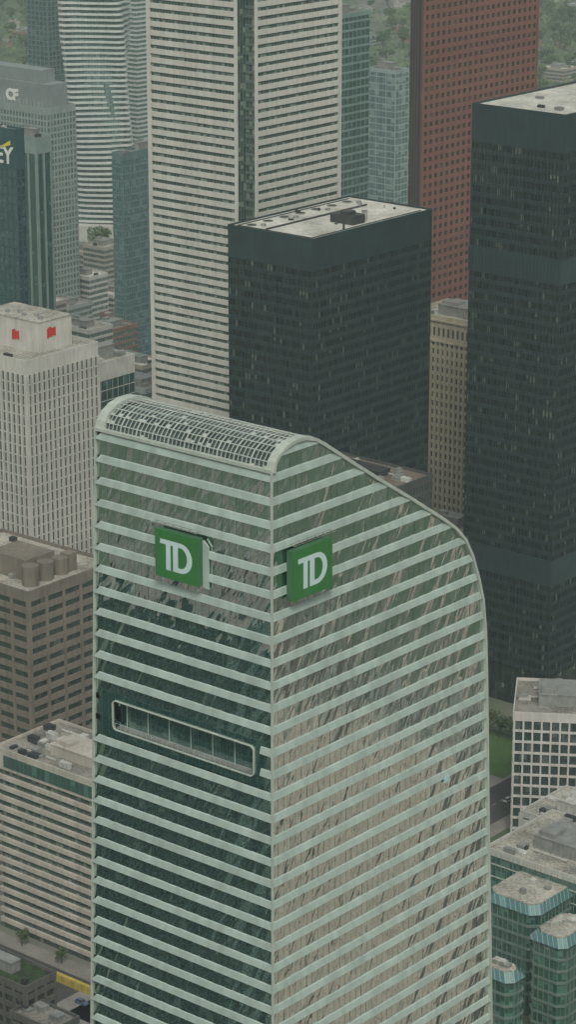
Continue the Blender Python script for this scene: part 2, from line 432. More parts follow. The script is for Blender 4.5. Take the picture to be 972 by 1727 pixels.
def sign(side):
    off=1.7
    if side=='l':
        xl,zt1=loc_l(262,893,off); xr,zt2=loc_l(334,908,off); _,zb1=loc_l(262,968,off); _,zb2=loc_l(334,990,off)
    else:
        xl,zt1=loc_r(494,930,off); xr,zt2=loc_r(560,908,off); _,zb1=loc_r(494,1013,off); _,zb2=loc_r(560,990,off)
    zt=(zt1+zt2)/2; zb=(zb1+zb2)/2; W=xr-xl
    if side=='l': M=Matrix.Translation((xl,-off,zb))
    else: M=Matrix.Translation((off,xl,zb))@Matrix.Rotation(math.pi/2,4,'Z')
    s=box("logo_sign",0,W,0,off-.45,0,zt-zb,sside,None); s.parent=R; s.matrix_local=M
    s["label"]="green square sign with white two-letter logo"
    p=box("sign_panel",-.03,W+.03,-.12,-.004,-.03,zt-zb+.03,sgreen,s)
    lv,lp=logo_mesh(W,zt-zb); lo=mk("sign_lettering",lv,lp,swhite,s,(0,-.14,0))
    Hh=zt-zb
    if side=='l':
        mk("sign_surround",[(W+.05,1.0,-.3),(W+1.1,1.2,-.6),(W+1.1,1.2,Hh-1.4),(W+.05,1.0,Hh-.4),(W+.05,1.5,-.3),(W+1.1,1.5,-.6),(W+1.1,1.5,Hh-1.4),(W+.05,1.5,Hh-.4)],[(0,1,2,3),(7,6,5,4),(0,3,7,4),(1,5,6,2),(3,2,6,7),(0,4,5,1)],band,s)
    boxes("service_rack",[(-.6,W+.4,-.7,-.62,Hh+1.2,Hh+1.28),(-.6,W+.4,.4,.48,Hh+1.2,Hh+1.28)]+[(q*W/5,q*W/5+.08,-.7,.5,Hh+1.12,Hh+1.2) for q in range(6)],metal_grey,s)
sign('l'); sign('r')

# ---------------- WHITE TOWER (banded)
white=solid("white_marble_cladding",(.54,.53,.48),.6,.14,.03,.5)
g_fcp=glass("white_tower_glass",(.02,.035,.033),(.22,.27,.22),1.6,3.5,.08,(.12,.15,.13),.2,p_lit=.25)
P=at_D(417,300,1010); 
aL=solve(Vector((P.x,P.y,250)),-U,249); bR=solve(Vector((P.x,P.y,250)),V,574)
R2=root("white_banded_office_tower","very tall white office tower with horizontal window strips","building",P)
n_=4.6;hh=298
prism("window_wall",[(-aL,0),(-n_+.2,0),(-n_+.2,n_-.2),(0,n_-.2),(0,bR),(-aL,bR)],0,hh,g_fcp,R2)
fh=3.5
s0=prism("spandrel_band",[(-aL-.5,-.5),(-n_,-.5),(-n_,n_),(.5,n_),(.5,bR+.5),(-aL-.5,bR+.5)],0,2.0,white,R2,(0,0,hh-fh))
for i in range(1,62): share(s0,"spandrel_band",R2,(0,0,hh-fh*(i+1)))
each("corner_pier",[(-n_-1.3,-n_+.1,-.6,.3,40,hh),(-.3,.6,n_-.1,n_+1.3,40,hh),(-aL-.6,-aL+1.2,-.6,.3,40,hh),(-.3,.6,bR-1.2,bR+.6,40,hh)],white,R2)
notch_m=solid("notch_mullion",(.10,.14,.13),.5,.2)
m1=box("notch_mullion",-n_+.15,-.02,n_-.55+0,n_-.18,0,1.1,notch_m,R2,(0,0,12*fh))
for z in range(32,85): share(m1,"notch_mullion",R2,(0,0,z*fh))
roofkit(R2,-aL-.5,.5,-.5+n_,bR+.5,hh,roof_grey,white,3,4)
box("podium",-aL-15,14,-18,bR+10,0,42,white,R2)

# ---------------- BLACK TOWERS
blk=solid("black_steel",(.020,.040,.041),.5,.25,.1,1,True,0,.35)
blks=solid("black_steel_mullion",(.012,.024,.025),.5,.25,.1,1,True,0,.35)
blk2=solid("black_steel_louver",(.026,.05,.05),.55,.2,.1,1.2,True,0,.3)
bg_=dict(mull=(.01,.015,.015),mw=.15,tint=(.5,.65,.62),p_lit=.10,bump=.1)
g_blk=glass("bronze_black_glass",(.003,.007,.008),(.17,.21,.16),1.5,3.9,.05,z0=223-13,**bg_)
g_blk1=glass("bronze_black_glass_lower",(.003,.007,.008),(.17,.21,.16),1.5,3.75,.05,z0=183-11,**bg_)
r3,a3,b3,h3,P3=tower("black steel office tower with flat pale gravel roof",(527,406),183,386,728,wall=blk,glassm=g_blk1,fh=3.75,sh=1.6,e=.22,bay=1.5,pw=.2,pe=.42,top=11,roofm=roof_white,n=0,pen=False,minz=8,par=.7,piermat=blks)
each("penthouse",[(-a3*.40,-a3*.05-3,b3*.42,b3*.42+7,h3,h3+3.2),(-a3*.30,-a3*.2,b3*.42+1,b3*.42+5,h3+3.2,h3+4.4)],metal_dark,r3)
each("roof_edge_track",[(-a3+2,-2,2.3,2.6,h3+.07,h3+.4),(-2.6,-2.3,3,b3-3,h3+.07,h3+.4),(-a3+2,-a3+2.3,3,b3-3,h3+.07,h3+.4),(-a3*.62,-a3*.62+.35,3,b3-8,h3+.07,h3+.7)],metal_dark,r3)
for q in range(7):
    y=6+q*(b3-14)/6
    vv,ff=cylv(-a3+5.5,y,1.9,h3+.07,h3+.35,20); mk("cooling_fan",vv,ff,metal_grey,r3)
    vv,ff=cylv(-a3+5.5,y,1.5,h3+.35,h3+.42,20); mk("cooling_fan",vv,ff,metal_dark,r3)
    if q%2==0: vv,ff=cylv(-a3+9.3,y+2,1.0,h3+.07,h3+.8,14); mk("cooling_fan",vv,ff,metal_grey,r3)
rnd=random.Random(5)
for q in range(14):
    unit(r3,rnd.uniform(-a3+3,-5),rnd.uniform(5,b3-5),h3+.07,rnd.uniform(.5,1.6),rnd.uniform(.5,1.6),rnd.uniform(.4,1.3),rnd.choice([metal_dark,metal_light,metal_grey]),False)
each("mast",[(-6,-5.8,b3*.55,b3*.55+.2,h3,h3+3),(-3,-2.2,b3*.3,b3*.3+.3,h3,h3+2.2)],metal_dark,r3)
r4,a4,b4,h4,P4=tower("tallest black steel office tower with white roof",(955,197),223,799,1180,wall=blk,glassm=g_blk,fh=3.9,sh=1.6,e=.22,bay=1.5,pw=.2,pe=.42,top=13,roofm=roof_white,n=7,pen=False,minz=14,seed=11,par=.8,piermat=blks)
for zl,hl_ in ((h4-51,9),(h4-163,10)):
    box("louver_band",-a4-.46,.46,-.46,b4+.46,zl-hl_,zl,blk2,r4)
    lf_=box("louver_fin",-.06,.06,-.6,-.46,zl-hl_,zl,blks,r4,(-a4,0,0))
    for i in range(1,int(a4/1.5)+1): share(lf_,"louver_fin",r4,(-a4+i*1.5,0,0))
# ---------------- RED TOWER
red=solid("red_granite",(.20,.088,.068),.6,.18,.03,.5)
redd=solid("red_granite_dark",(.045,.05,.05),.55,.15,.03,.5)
g_red=glass("red_tower_glass",(.014,.018,.018),(.1,.12,.12),2.6,3.9,.06,(.03,.02,.02),.08,p_lit=.08)
r5,a5,b5,h5,P5=tower("tall red granite tower with square punched windows",(718,-160),0,700,912,D=1120,wall=red,glassm=g_red,fh=3.75,sh=1.75,e=.5,bay=3.9,pw=1.8,pe=.503,minz=20,roofm=roof_grey)
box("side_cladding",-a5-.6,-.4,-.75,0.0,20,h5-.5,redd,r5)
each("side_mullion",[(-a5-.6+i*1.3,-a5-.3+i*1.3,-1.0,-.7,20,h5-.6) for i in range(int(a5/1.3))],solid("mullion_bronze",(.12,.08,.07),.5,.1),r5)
# ---------------- green towers behind
gw=solid("green_spandrel",(.20,.29,.27),.5,.15)
g_grn=glass("green_tower_glass",(.02,.06,.058),(.12,.22,.2),1.6,3.9,.12,(.04,.08,.08),.12,bump=.1)
tower("green glass tower with pale horizontal spandrels",(560,30),0,520,624,D=1250,wall=gw,glassm=g_grn,fh=3.9,sh=1.0,e=.2,bay=3.2,pw=.25,pe=.1,seed=2,minz=20)
lw=solid("pale_blue_spandrel",(.28,.34,.335),.5,.2)
g_lt=glass("pale_tower_glass",(.07,.13,.135),(.32,.4,.38),3,3.8,.25,(.23,.29,.28),.1,bump=.4,p_lit=.35)
tower("pale blue glass office tower with flat roof",(668,122),0,620,690,D=1500,wall=lw,glassm=g_lt,fh=3.8,sh=.6,e=.15,bay=6,pw=.3,pe=.25,seed=3,minz=10,n=8)
# ---------------- limestone building
lime=solid("limestone",(.42,.375,.275),.85,.2,.08,.7)
g_lime=glass("limestone_windows",(.03,.035,.03),(.16,.16,.12),2,3.8,.1,(.1,.09,.07),.1)
r6,a6,b6,h6,P6=tower("beige limestone office block with tall window columns",(835,556),0,690,900,D=1050,wall=lime,glassm=g_lime,fh=3.7,sh=1.5,e=.25,bay=2.4,pw=1.1,pe=.8,top=9,roofm=roof_pale,seed=8,n=8,par=1.4)
each("cornice",[(-a6-1.1,1.1,-1.1,b6+1.1,h6-9.6,h6-8.8),(-a6-.9,.9,-.9,b6+.9,h6-.9,h6-.2)],lime,r6)
each("attic_window",[(-a6+1.2+i*2.4,-a6+2.1+i*2.4,-.38,-.2,h6-7,h6-3.5) for i in range(int(a6/2.4))],metal_dark,r6)
tower("low limestone wing with setback roof",(795,905),0,700,830,D=985,wall=lime,glassm=g_lime,fh=3.7,sh=1.6,e=.25,bay=3.0,pw=1.5,pe=.6,roofm=roof_pale,seed=9,n=6)
g_pod=glass("podium_glass",(.02,.03,.03),(.12,.15,.14),1.5,3.9,.15,(.05,.06,.06),.12)
podw=solid("brown_grey_steel",(.07,.075,.07),.6,.2)
tower("low dark office block with brown gravel roof",(668,826),0,510,729,D=850,wall=podw,glassm=g_pod,fh=3.6,sh=1.2,e=.2,bay=1.6,pw=.2,pe=.3,top=2,roofm=roof_brown,seed=12,n=22,pen=True,ph=2,pmat=metal_dark)

# ---------------- LEFT SIDE
wpier=solid("white_concrete_fins",(.49,.475,.43),.8,.16,.1,.8)
g_nb=glass("white_fin_tower_glass",(.025,.045,.045),(.15,.18,.16),2,3.6,.12,(.05,.06,.06),.1)
r7,a7,b7,h7,P7=tower("white office tower with vertical concrete fins",(43,612),150,-120,163,wall=wpier,glassm=g_nb,fh=3.6,sh=.45,e=.2,bay=2.35,pw=.8,pe=.8,top=4.5,roofm=roof_pale,seed=21,n=7,pen=False,par=.8,minz=10)
pq=at_z(66,596,h7)-P7; qx,qy=pq.dot(U),pq.dot(V)
ph_=10.5
pa=solve(P7+pq,-U,-30); pb=solve(P7+pq,V,121)
rp=box("penthouse",qx-pa,qx,qy,qy+pb,h7,h7+ph_,wpier,r7)
box("penthouse_roof",qx-pa-.2,qx+.2,qy-.2,qy+pb+.2,h7+ph_,h7+ph_+.3,roof_pale,r7)
redm=solid("logo_red",(.5,.03,.03),.5,.1)
def flag(W,Hh):
    return [(0,0,0),(W*.42,0,Hh*.16),(W*.5,0,Hh*.0),(W*.62,0,Hh*.22),(W,0,Hh*.1),(W,0,Hh*.92),(W*.6,0,Hh*.8),(W*.42,0,Hh),(0,0,Hh*.85)]
p=hit(20,573,P7+pq,V)-P7; lf=mk("logo_emblem",flag(3.6,4.2),[tuple(range(9))],redm,r7,(p.dot(U),qy-.08,p.z+P7.z))
p=hit(79,572,P7+pq,U)-P7; lf=mk("logo_emblem",flag(4.2,4.2),[tuple(range(9))],redm,r7,(qx+.08,p.dot(V),p.z+P7.z)); lf.rotation_euler=(0,0,math.pi/2)
for q in range(5): cyl("roof_vent",qx-3-q*4,qy+4+2*(q%2),.9,h7+ph_+.3,h7+ph_+1.2,metal_grey,r7)
g_teal=glass("teal_glass",(.015,.055,.05),(.08,.18,.16),1.8,3.9,.2,(.06,.11,.10),.1,bump=.15)
wpar=solid("white_parapet",(.45,.45,.41),.7,.18)
tower("green glass office block with white top band",(150,622),0,110,226,D=930,wall=wpar,glassm=g_teal,fh=3.9,sh=.25,e=.1,bay=3,pw=.12,pe=.25,top=6,roofm=roof_pale,seed=22,n=8,ph=5,piermat=metal_grey)
g_teal2=glass("teal_curtain_glass",(.035,.09,.10),(.15,.25,.24),1.6,3.7,.2,(.13,.19,.19),.12,bump=.3,p_lit=.3,hl=.12)
tsp=solid("teal_spandrel",(.11,.18,.18),.5,.2)
tower("teal glass slab tower",(206,262),0,189,300,D=1350,wall=tsp,glassm=g_teal2,fh=3.7,sh=.6,e=.1,bay=6,pw=.4,pe=.25,top=3,seed=23,minz=10)
ysp=solid("dark_teal_metal",(.03,.08,.085),.5,.2)
g_ey=glass("dark_teal_glass",(.012,.045,.05),(.08,.16,.16),1.5,3.9,.18,(.04,.08,.08),.1,bump=.1)
r8,a8,b8,h8,P8=tower("dark teal glass tower with white rooftop lettering",(25,222),0,-160,39,D=1150,wall=ysp,glassm=g_ey,fh=3.9,sh=.8,e=.15,bay=3,pw=.25,pe=.3,top=17,seed=24,minz=10)
def text(body,size,mat,parent,loc,rot,name="lettering",bold=False):
    cu=bpy.data.curves.new(name,'FONT'); cu.body=body; cu.size=size; cu.extrude=.15; cu.offset=.06*size*(1 if bold else .3); cu.space_character=.95
    t=bpy.data.objects.new("tmp",cu); col.objects.link(t)
    dg=bpy.context.evaluated_depsgraph_get(); me=bpy.data.meshes.new_from_object(t.evaluated_get(dg))
    bpy.data.objects.remove(t); me.materials.clear(); me.materials.append(mat)
    o=bpy.data.objects.new(name,me); col.objects.link(o); o.parent=parent; o.location=loc; o.rotation_euler=rot; return o
wl=solid("lettering_white",(.65,.67,.63),.5,.05)
p=hit(-9,272,P8-V*.5,V)-P8
text("EY",10.5,wl,r8,(p.dot(U),-.45,p.z+P8.z),(math.pi/2,0,0),"tower_lettering",False)
yel=solid("beam_yellow",(.6,.55,.05),.5,.05)
p2=hit(-10,252,P8-V*.5,V)-P8; p3=hit(17,237,P8-V*.5,V)-P8
x0,z0_,x1,z1_=p2.dot(U),p2.z+P8.z,p3.dot(U),p3.z+P8.z
mk("yellow_beam",[(x0,-.6,z0_),(x1,-.6,z1_-2.0),(x1,-.6,z1_)],[(0,1,2)],yel,r8)
rib=solid("pale_rib_concrete",(.22,.29,.275),.7,.15)
tower("teal glass tower with pale vertical ribs",(60,236),0,20,84,D=1260,wall=rib,glassm=g_teal,fh=3.9,sh=.0,e=.1,bay=5.5,pw=1.0,pe=.5,top=7,seed=25,minz=10,n=3)
grd=solid("grey_green_grid",(.25,.30,.28),.7,.15)
g_grd=glass("grid_tower_glass",(.05,.08,.08),(.2,.26,.24),1.6,3.6,.12,(.16,.21,.2),.2,p_lit=.3)
r9,a9,b9,h9,P9=tower("grey gridded office slab with stepped roof",(78,186),0,-160,126,D=1450,wall=grd,glassm=g_grd,fh=3.5,sh=1.1,e=.15,bay=2.4,pw=.6,pe=.3,top=3,seed=26,minz=10,n=4,pen=False)
gp=solid("grey_panel",(.20,.235,.23),.7,.15)
each("stepped_penthouse",[(-a9+4,-2,4,b9-4,h9,h9+13),(-a9+4,-9,6,b9-6,h9+13,h9+20)],gp,r9)
each("penthouse_fin",[(-a9+4+i*3,-a9+5+i*3,3.6,4.0,h9,h9+3.5) for i in range(int((a9-6)/3))],grd,r9)
p=hit(10,166,P9+V*4-V*.3,V)-P9
text("CF",8.0,wl,r9,(p.dot(U),3.7,p.z+P9.z),(math.pi/2,0,0),"tower_lettering",True)
# wavy condo
bal=solid("balcony_white",(.48,.52,.49),.7,.12,.05,.5)
g_con=glass("condo_glass",(.08,.125,.12),(.2,.28,.26),2,3,.1,(.18,.25,.23),.15,p_lit=.35,bump=.03)
P=at_D(163,300,1750); r10=root("wavy_balcony_apartment_tower","tall white apartment tower with wavy curved balconies","building",P,0)
WX,WY=22.5,16
def wave_outline(ph,amp,base):
    pts=[]
    for i in range(72):
        t=2*math.pi*i/72
        ex=abs(math.cos(t))**.55*(1 if math.cos(t)>0 else -1); ey=abs(math.sin(t))**.55*(1 if math.sin(t)>0 else -1)
        k=base+amp*math.sin(4*t+ph)
        pts.append((ex*(WX+k-2),WY+ey*(WY+k-2)))
    return pts
prism("window_wall",wave_outline(0,0,-1.0),12,330,g_con,r10)
for i in range(88):
    z=14+i*3.6
    prism("balcony_slab",wave_outline(i*.16,1.9,1.4+.7*math.sin(i*.21)),z,z+1.35,bal,r10)
prism("podium",[(-30,-6),(28,-6),(28,36),(-30,36)],0,13,wpar,r10)
tower("pale grey apartment tower",(228,-40),0,213,262,D=2000,wall=bal,glassm=g_con,fh=3.4,sh=1.3,e=.6,seed=31,minz=10)
tower("dark glass apartment tower",(78,-30),0,44,103,D=1950,wall=solid("dark_slate",(.13,.18,.18),.6,.2),glassm=g_grn,fh=3.6,sh=.8,e=.3,bay=4,pw=.6,pe=.5,seed=32,minz=10)
# brown concrete building
brn=solid("brown_concrete",(.18,.158,.13),.9,.22,.1,.8)
g_brn=glass("brown_building_glass",(.02,.024,.024),(.12,.12,.1),1.7,3.8,.08,(.04,.04,.035),.1,p_lit=.12)
r11,a11,b11,h11,P11=tower("brown concrete office block with ribbon windows",(47,1003),100,-140,190,wall=brn,glassm=g_brn,fh=3.9,sh=2.0,e=.4,bay=7,pw=1.1,pe=.55,top=2.5,roofm=roof_pale,seed=41,n=3,pen=False,par=1.2)
each("penthouse",[(-a11*.5,-9,8,b11*.55,h11,h11+7),(-8.5,-5,b11*.6,b11*.6+4,h11,h11+6)],brn,r11)
for q in range(3): cyl("cooling_tower",-6-q*.4,7+q*7.0,2.7,h11,h11+6.5-q*.6,brn,r11,20)
crm=solid("cream_concrete_bands",(.43,.40,.345),.85,.18,.1,.8)
g_crm=glass("cream_block_glass",(.02,.04,.038),(.2,.22,.18),1.6,3.6,.12,(.05,.06,.05),.15,p_lit=.25)
r12,a12,b12,h12,P12=tower("cream office slab with horizontal ribbon windows",(215,1340),60,-3,290,wall=crm,glassm=g_crm,fh=3.45,sh=1.4,e=.9,top=6,roofm=roof_grey,seed=42,n=26,pen=True,ph=3.2,b=26,par=.9,pmat=crm)
box("facade_glazing",-a12+3,-4,-1.05,-.9,h12-5,h12-1.2,g_teal,r12)
tower("dark narrow office block",(12,1345),0,-60,40,D=790,wall=solid("dark_brown_metal",(.04,.04,.036),.6,.2),glassm=g_brn,fh=3.8,sh=1.2,e=.3,seed=43,roofm=roof_grey)
trc=solid("dark_stone_terrace",(.10,.10,.085),.85,.25,.1,.8)
grn=solid("planting_green",(.035,.06,.025),.95,.5,.5,2,False)
r13,a13,b13,h13,P13=tower("dark stepped building with planted roof terraces",(42,1668),0,-80,90,D=640,wall=trc,glassm=g_brn,fh=3.6,sh=1.5,e=.5,bay=4,pw=.8,pe=.6,roofm=grn,seed=44,n=4,ph=3)
tower("small dark flat roofed block with dark windows",(90,1740),0,20,130,D=628,wall=trc,glassm=g_brn,fh=3.6,sh=1.5,e=.4,roofm=roof_grey,seed=45,n=4,pen=False)

# ---------------- RIGHT SIDE
wgr=solid("white_precast_grid",(.49,.47,.44),.8,.14,.1,.8)
g_w=glass("grid_block_glass",(.02,.035,.033),(.12,.14,.13),2.4,3.8,.12,(.05,.06,.06),.08)
rot=math.radians(-7)
tower("white precast office block with deep window grid",(1040,1212),44,869,1041,wall=wgr,glassm=g_w,fh=3.9,sh=.7,e=.5,bay=2.9,pw=.6,pe=.62,top=2.2,roofm=roof_grey,seed=51,n=16,rot=rot,b=30)
g_bt=glass("low_teal_glass",(.012,.055,.045),(.09,.2,.165),1.6,3.6,.18,(.09,.15,.13),.1,p_lit=.3,bump=.1)
tower("low flat roofed building with pale roof and rooftop plant",(985,1405),26,880,1060,wall=wpar,glassm=g_w,fh=4,sh=2.2,e=.2,bay=4,pw=1.5,pe=.3,roofm=roof_pale,seed=52,n=12,ph=4,pmat=metal_light)
tower("low office block with green glass front",(990,1490),38,820,1100,wall=wpar,glassm=g_bt,fh=4,sh=.35,e=.15,bay=2,pw=.12,pe=.22,roofm=roof_pale,seed=53,n=14,ph=4,piermat=solid("green_mullion",(.1,.2,.16),.5,.1))
tealfr=solid("teal_frame",(.14,.20,.175),.5,.2)
slopeg=glass("sloped_teal_glass",(.035,.11,.11),(.12,.24,.23),1.8,50,.15,(.22,.29,.27),.16,bump=.05)
def stepped(label,px,D,left,right,seed,ch=2.6):
    P=at_D(px[0],px[1],D); h=P.z
    w=solve(P,-U,left); d=solve(P,V,right)
    r=root("stepped_glass_block",label,"building",P,-G)
    def oc(k):
        c=ch
        x0,x1,y0,y1=-w-k,k,-k,d+k
        return [(x0+c,y0),(x1-c,y0),(x1,y0+c),(x1,y1-c),(x1-c,y1),(x0+c,y1),(x0,y1-c),(x0,y0+c)]
    prism("window_wall",oc(0),0,h-1.5,g_bt,r)
    lo=[(x,y,h-2.2) for x,y in oc(.6)]; hi=[(x,y,h) for x,y in oc(-1.1)]
    mk("sloped_glazing",lo+hi,[(i,(i+1)%8,8+(i+1)%8,8+i) for i in range(8)]+[tuple(range(8,16)),tuple(range(7,-1,-1))],slopeg,r)
    prism("roof",oc(-1.3),h-.1,h+.3,roof_pale,r)
    s0=prism("spandrel_band",oc(.3),0,.7,tealfr,r,(0,0,h-6.4))
    for i in range(1,int((h-8)/3.6)): share(s0,"spandrel_band",r,(0,0,h-6.4-i*3.6))
    nl=max(1,int(w/1.8)); nr2=max(1,int(d/1.8))
    fin=box("mullion",-.06,.06,-.32,.05,2,h-2.3,tealfr,r,(-w+ch,0,0))
    for i in range(1,nl-2): share(fin,"mullion",r,(-w+ch+i*1.8,0,0))
    fin=box("mullion",-.05,.32,-.06,.06,2,h-2.3,tealfr,r,(0,ch,0))
    for i in range(1,nr2-2): share(fin,"mullion",r,(0,ch+i*1.8,0))
    rn=random.Random(seed)
    for i in range(7): unit(r,rn.uniform(-w+3,-5),rn.uniform(3,d-5),h+.3,rn.uniform(1.2,3),rn.uniform(1,2.5),rn.uniform(.8,1.8),rn.choice([metal_grey,metal_light]),True)
stepped("teal glass block with chamfered corners and pale roof",(905,1535),690,812,1010,1)
stepped("stepped teal glass block with sloped glazed cornice",(952,1590),668,893,1010,2,2)
stepped("lower teal glass block with sloped glazed cornice",(862,1648),652,800,890,3,2)

# ---------------- NEIGHBOURS just outside the frame; hotel and teal tower placed for main tower reflections
hot=solid("hotel_limestone",(.66,.57,.50),.85,.2,.05,.5)
g_hot=glass("hotel_windows",(.05,.06,.055),(.3,.3,.25),1.6,3.6,.1,(.3,.28,.24),.2)
def plain(label,x,y,a,b,h,wall,gl,fh,sh,bay,pw,name="office_tower",rf=roof_grey,seed=0):
    r=root(name,label,"building",Vector((x,y,0)))
    box("window_wall",-a,0,0,b,0,h-.4,gl,r)
    s0=box("spandrel_band",-a-.3,.3,-.3,b+.3,0,sh,wall,r,(0,0,h-fh))
    for i in range(1,int(h/fh)-1): share(s0,"spandrel_band",r,(0,0,h-fh*(i+1)))
    bb=[]
    nl=int(a/bay);nr=int(b/bay)
    for i in range(nl+1):
        x_=-a*i/nl; bb+=[(x_-pw/2,x_+pw/2,-.5,.1,0,h),(x_-pw/2,x_+pw/2,b-.1,b+.5,0,h)]
    for i in range(1,nr):
        y_=b*i/nr; bb+=[(-.1,.5,y_-pw/2,y_+pw/2,0,h),(-a-.5,-a+.1,y_-pw/2,y_+pw/2,0,h)]
    boxes("piers",bb,wall,r)
    roofkit(r,-a-.4,.4,-.4,b+.4,h,rf,wall,seed,5)
plain("large beige stone hotel with punched windows",225,372,60,36,175,hot,g_hot,3.6,2.2,4.0,2.8,"hotel",roof_pale,60)  # unseen hotel, placed and enlarged so the tower's right face mirrors it
plain("long beige stone hotel wing beside the tower",172,420,72,36,150,hot,g_hot,3.6,2.2,4.0,2.8,"hotel",roof_pale,61)  # out of view, lengthens the pale face mirrored in the tower glass
plain("pale stone office block with punched windows",290,520,60,60,190,hot,g_hot,3.6,2.0,3.6,2.3,"hotel",roof_pale,64)
plain("unseen teal glass tower with pale bands, added for reflections",-150,330,60,70,190,gw,g_ey,3.9,1.1,3,.3,"office_tower",roof_grey,62)  # added out of view to fill the left face reflection
plain("dark glass office block",-170,450,60,60,120,ysp,g_ey,3.9,1.0,3,.3,"office_tower",roof_grey,63)

# ---------------- GROUND and streets
gm,nt=newmat("ground_cover"); L_=nt.links.new
out=N(nt,'ShaderNodeOutputMaterial'); b=N(nt,'ShaderNodeBsdfPrincipled'); tc=N(nt,'ShaderNodeTexCoord')
nz=N(nt,'ShaderNodeTexNoise'); nz.inputs['Scale'].default_value=.004; nz.inputs['Detail'].default_value=6; L_(tc.outputs['Object'],nz.inputs['Vector'])
nz2=N(nt,'ShaderNodeTexNoise'); nz2.inputs['Scale'].default_value=.08; nz2.inputs['Detail'].default_value=6; L_(tc.outputs['Object'],nz2.inputs['Vector'])
cl=N(nt,'ShaderNodeMapRange'); cl.inputs[1].default_value=.40; cl.inputs[2].default_value=.50; L_(nz.outputs['Fac'],cl.inputs[0])
c1=mixc(nt,nz2.outputs['Fac'],(.09,.09,.08),(.22,.21,.18)); c2=mixc(nt,nz2.outputs['Fac'],(.035,.07,.03),(.08,.12,.06))
L_(mixc(nt,cl.outputs[0],c1,c2),b.inputs['Base Color']); b.inputs['Roughness'].default_value=.95; L_(b.outputs[0],out.inputs[0])
S=12000
g=mk("ground",[(-S,-S,0),(S,-S,0),(S,S,0),(-S,S,0)],[(0,1,2,3)],gm); g["kind"]="structure"
def sheet(name,c,du,dv,z,mat,thick=None):
    ps=[c-U*du-V*dv,c+U*du-V*dv,c+U*du+V*dv,c-U*du+V*dv]
    if thick is None: o=mk(name,[(p.x,p.y,z) for p in ps],[(0,1,2,3)],mat)
    else: o=mk(name,[(p.x,p.y,0) for p in ps]+[(p.x,p.y,z) for p in ps],BF,mat)
    o["kind"]="structure"; return o
paint=solid("road_paint",(.6,.6,.55),.8,.2); yellow=solid("yellow_hoarding",(.42,.33,.07),.7,.3)
c1=at_z(846,1350,0)
sheet("road",c1,9,260,.004,asphalt)
vs=[];fs=[]
for q in range(-60,60):
    c=c1+V*(q*4.2); k=len(vs)
    for s,t_ in ((-.08,-1),(.08,-1),(.08,1),(-.08,1)):
        p=c+U*s+V*t_; vs.append((p.x,p.y,.008))
    fs.append((k,k+1,k+2,k+3))
o=mk("road_marking",vs,fs,paint); o["kind"]="structure"
sheet("pavement",c1-U*12.1,3,260,.13,paving,1); sheet("pavement",c1+U*12.1,3,260,.13,paving,1)
c2=at_z(842,1272,0)
lawn=solid("lawn_grass",(.055,.115,.03),.95,.25,.1,1.5,False)
sheet("lawn",c2-U*1,15,17,.16,lawn,1)
c3=at_z(80,1660,0)
sheet("road",c3,160,9,.004,asphalt); sheet("pavement",c3+V*12.1,160,3,.13,paving,1); sheet("pavement",c3-V*12.1,160,3,.13,paving,1)
hb=root("construction_hoarding","yellow construction hoarding along the street kerb","fence",at_z(60,1640,0))
hp=box("hoarding_panel",0,3.9,-.1,.1,0,2.4,yellow,hb,(-40,0,0))
for i in range(1,20): share(hp,"hoarding_panel",hb,(-40+i*4,0,0))
box("hoarding_deck",-40,38,.3,1.4,2.2,2.4,yellow,hb)

# cars
carmats=[solid("car_paint",c,.3,.05,1,1,False,0,.6) for c in ((.5,.5,.48),(.03,.03,.035),(.2,.2,.2),(.35,.05,.04),(.06,.1,.18))]
cglass=solid("car_glass",(.02,.025,.03),.1,.1,1,1,False,0,.8); tyre=solid("tyre_rubber",(.02,.02,.02),.9,.1)
def car(p,rotz,mi,label):
    r=bpy.data.objects.new("parked_car",None); col.objects.link(r); r.location=p; r.rotation_euler=(0,0,rotz)
    r["label"]=label; r["category"]="car"; r["group"]="cars on the street"
    secs=[(-2.2,.75,.45,.8),(-2.1,.85,.3,.95),(-1,.9,.25,.98),(1,.9,.25,.92),(2.0,.85,.3,.8),(2.2,.7,.4,.65)]
    vs=[];fs=[]
    for x,w,zb,zt in secs: vs+=[(x,-w,zb),(x,w,zb),(x,w*.95,zt),(x,-w*.95,zt)]
    for i in range(5):
        a_=i*4
        for q in range(4): fs.append((a_+q,a_+4+q,a_+4+(q+1)%4,a_+(q+1)%4))
    fs+=[(0,1,2,3),(23,22,21,20)]
    mk("body",vs,fs,carmats[mi],r)
    vs=[(-1.9,-.8,.93),(1.0,-.8,.93),(1.0,.8,.93),(-1.9,.8,.93),(-1.3,-.65,1.45),(.35,-.65,1.45),(.35,.65,1.45),(-1.3,.65,1.45)]
    mk("window",vs,BF[1:],cglass,r)
    box("cabin_roof",-1.28,.33,-.64,.64,1.452,1.49,carmats[mi],r)
    for x in (-1.35,1.35):
        for y in (-.82,.82):
            vv,ff=cylv(0,0,.33,-.11,.11,14); w=mk("wheel",vv,ff,tyre,r,(x,y,.33)); w.rotation_euler=(math.pi/2,0,0)
names=["white","black","grey","red","blue"]
rnd=random.Random(3)
for q in range(-8,9):
    mi=rnd.choice([0,0,1,1,2,2,3,4]); side=rnd.choice([-6.6,-2.2,2.2,6.6])
    p=c1+V*(q*8+rnd.uniform(-2,2))+U*side; p.z=.006
    if abs((p-c2).dot(V))<20 and abs((p-c2).dot(U)+1)<18: continue
    car(p,math.pi/2-G,mi,names[mi]+" saloon car on the asphalt street")
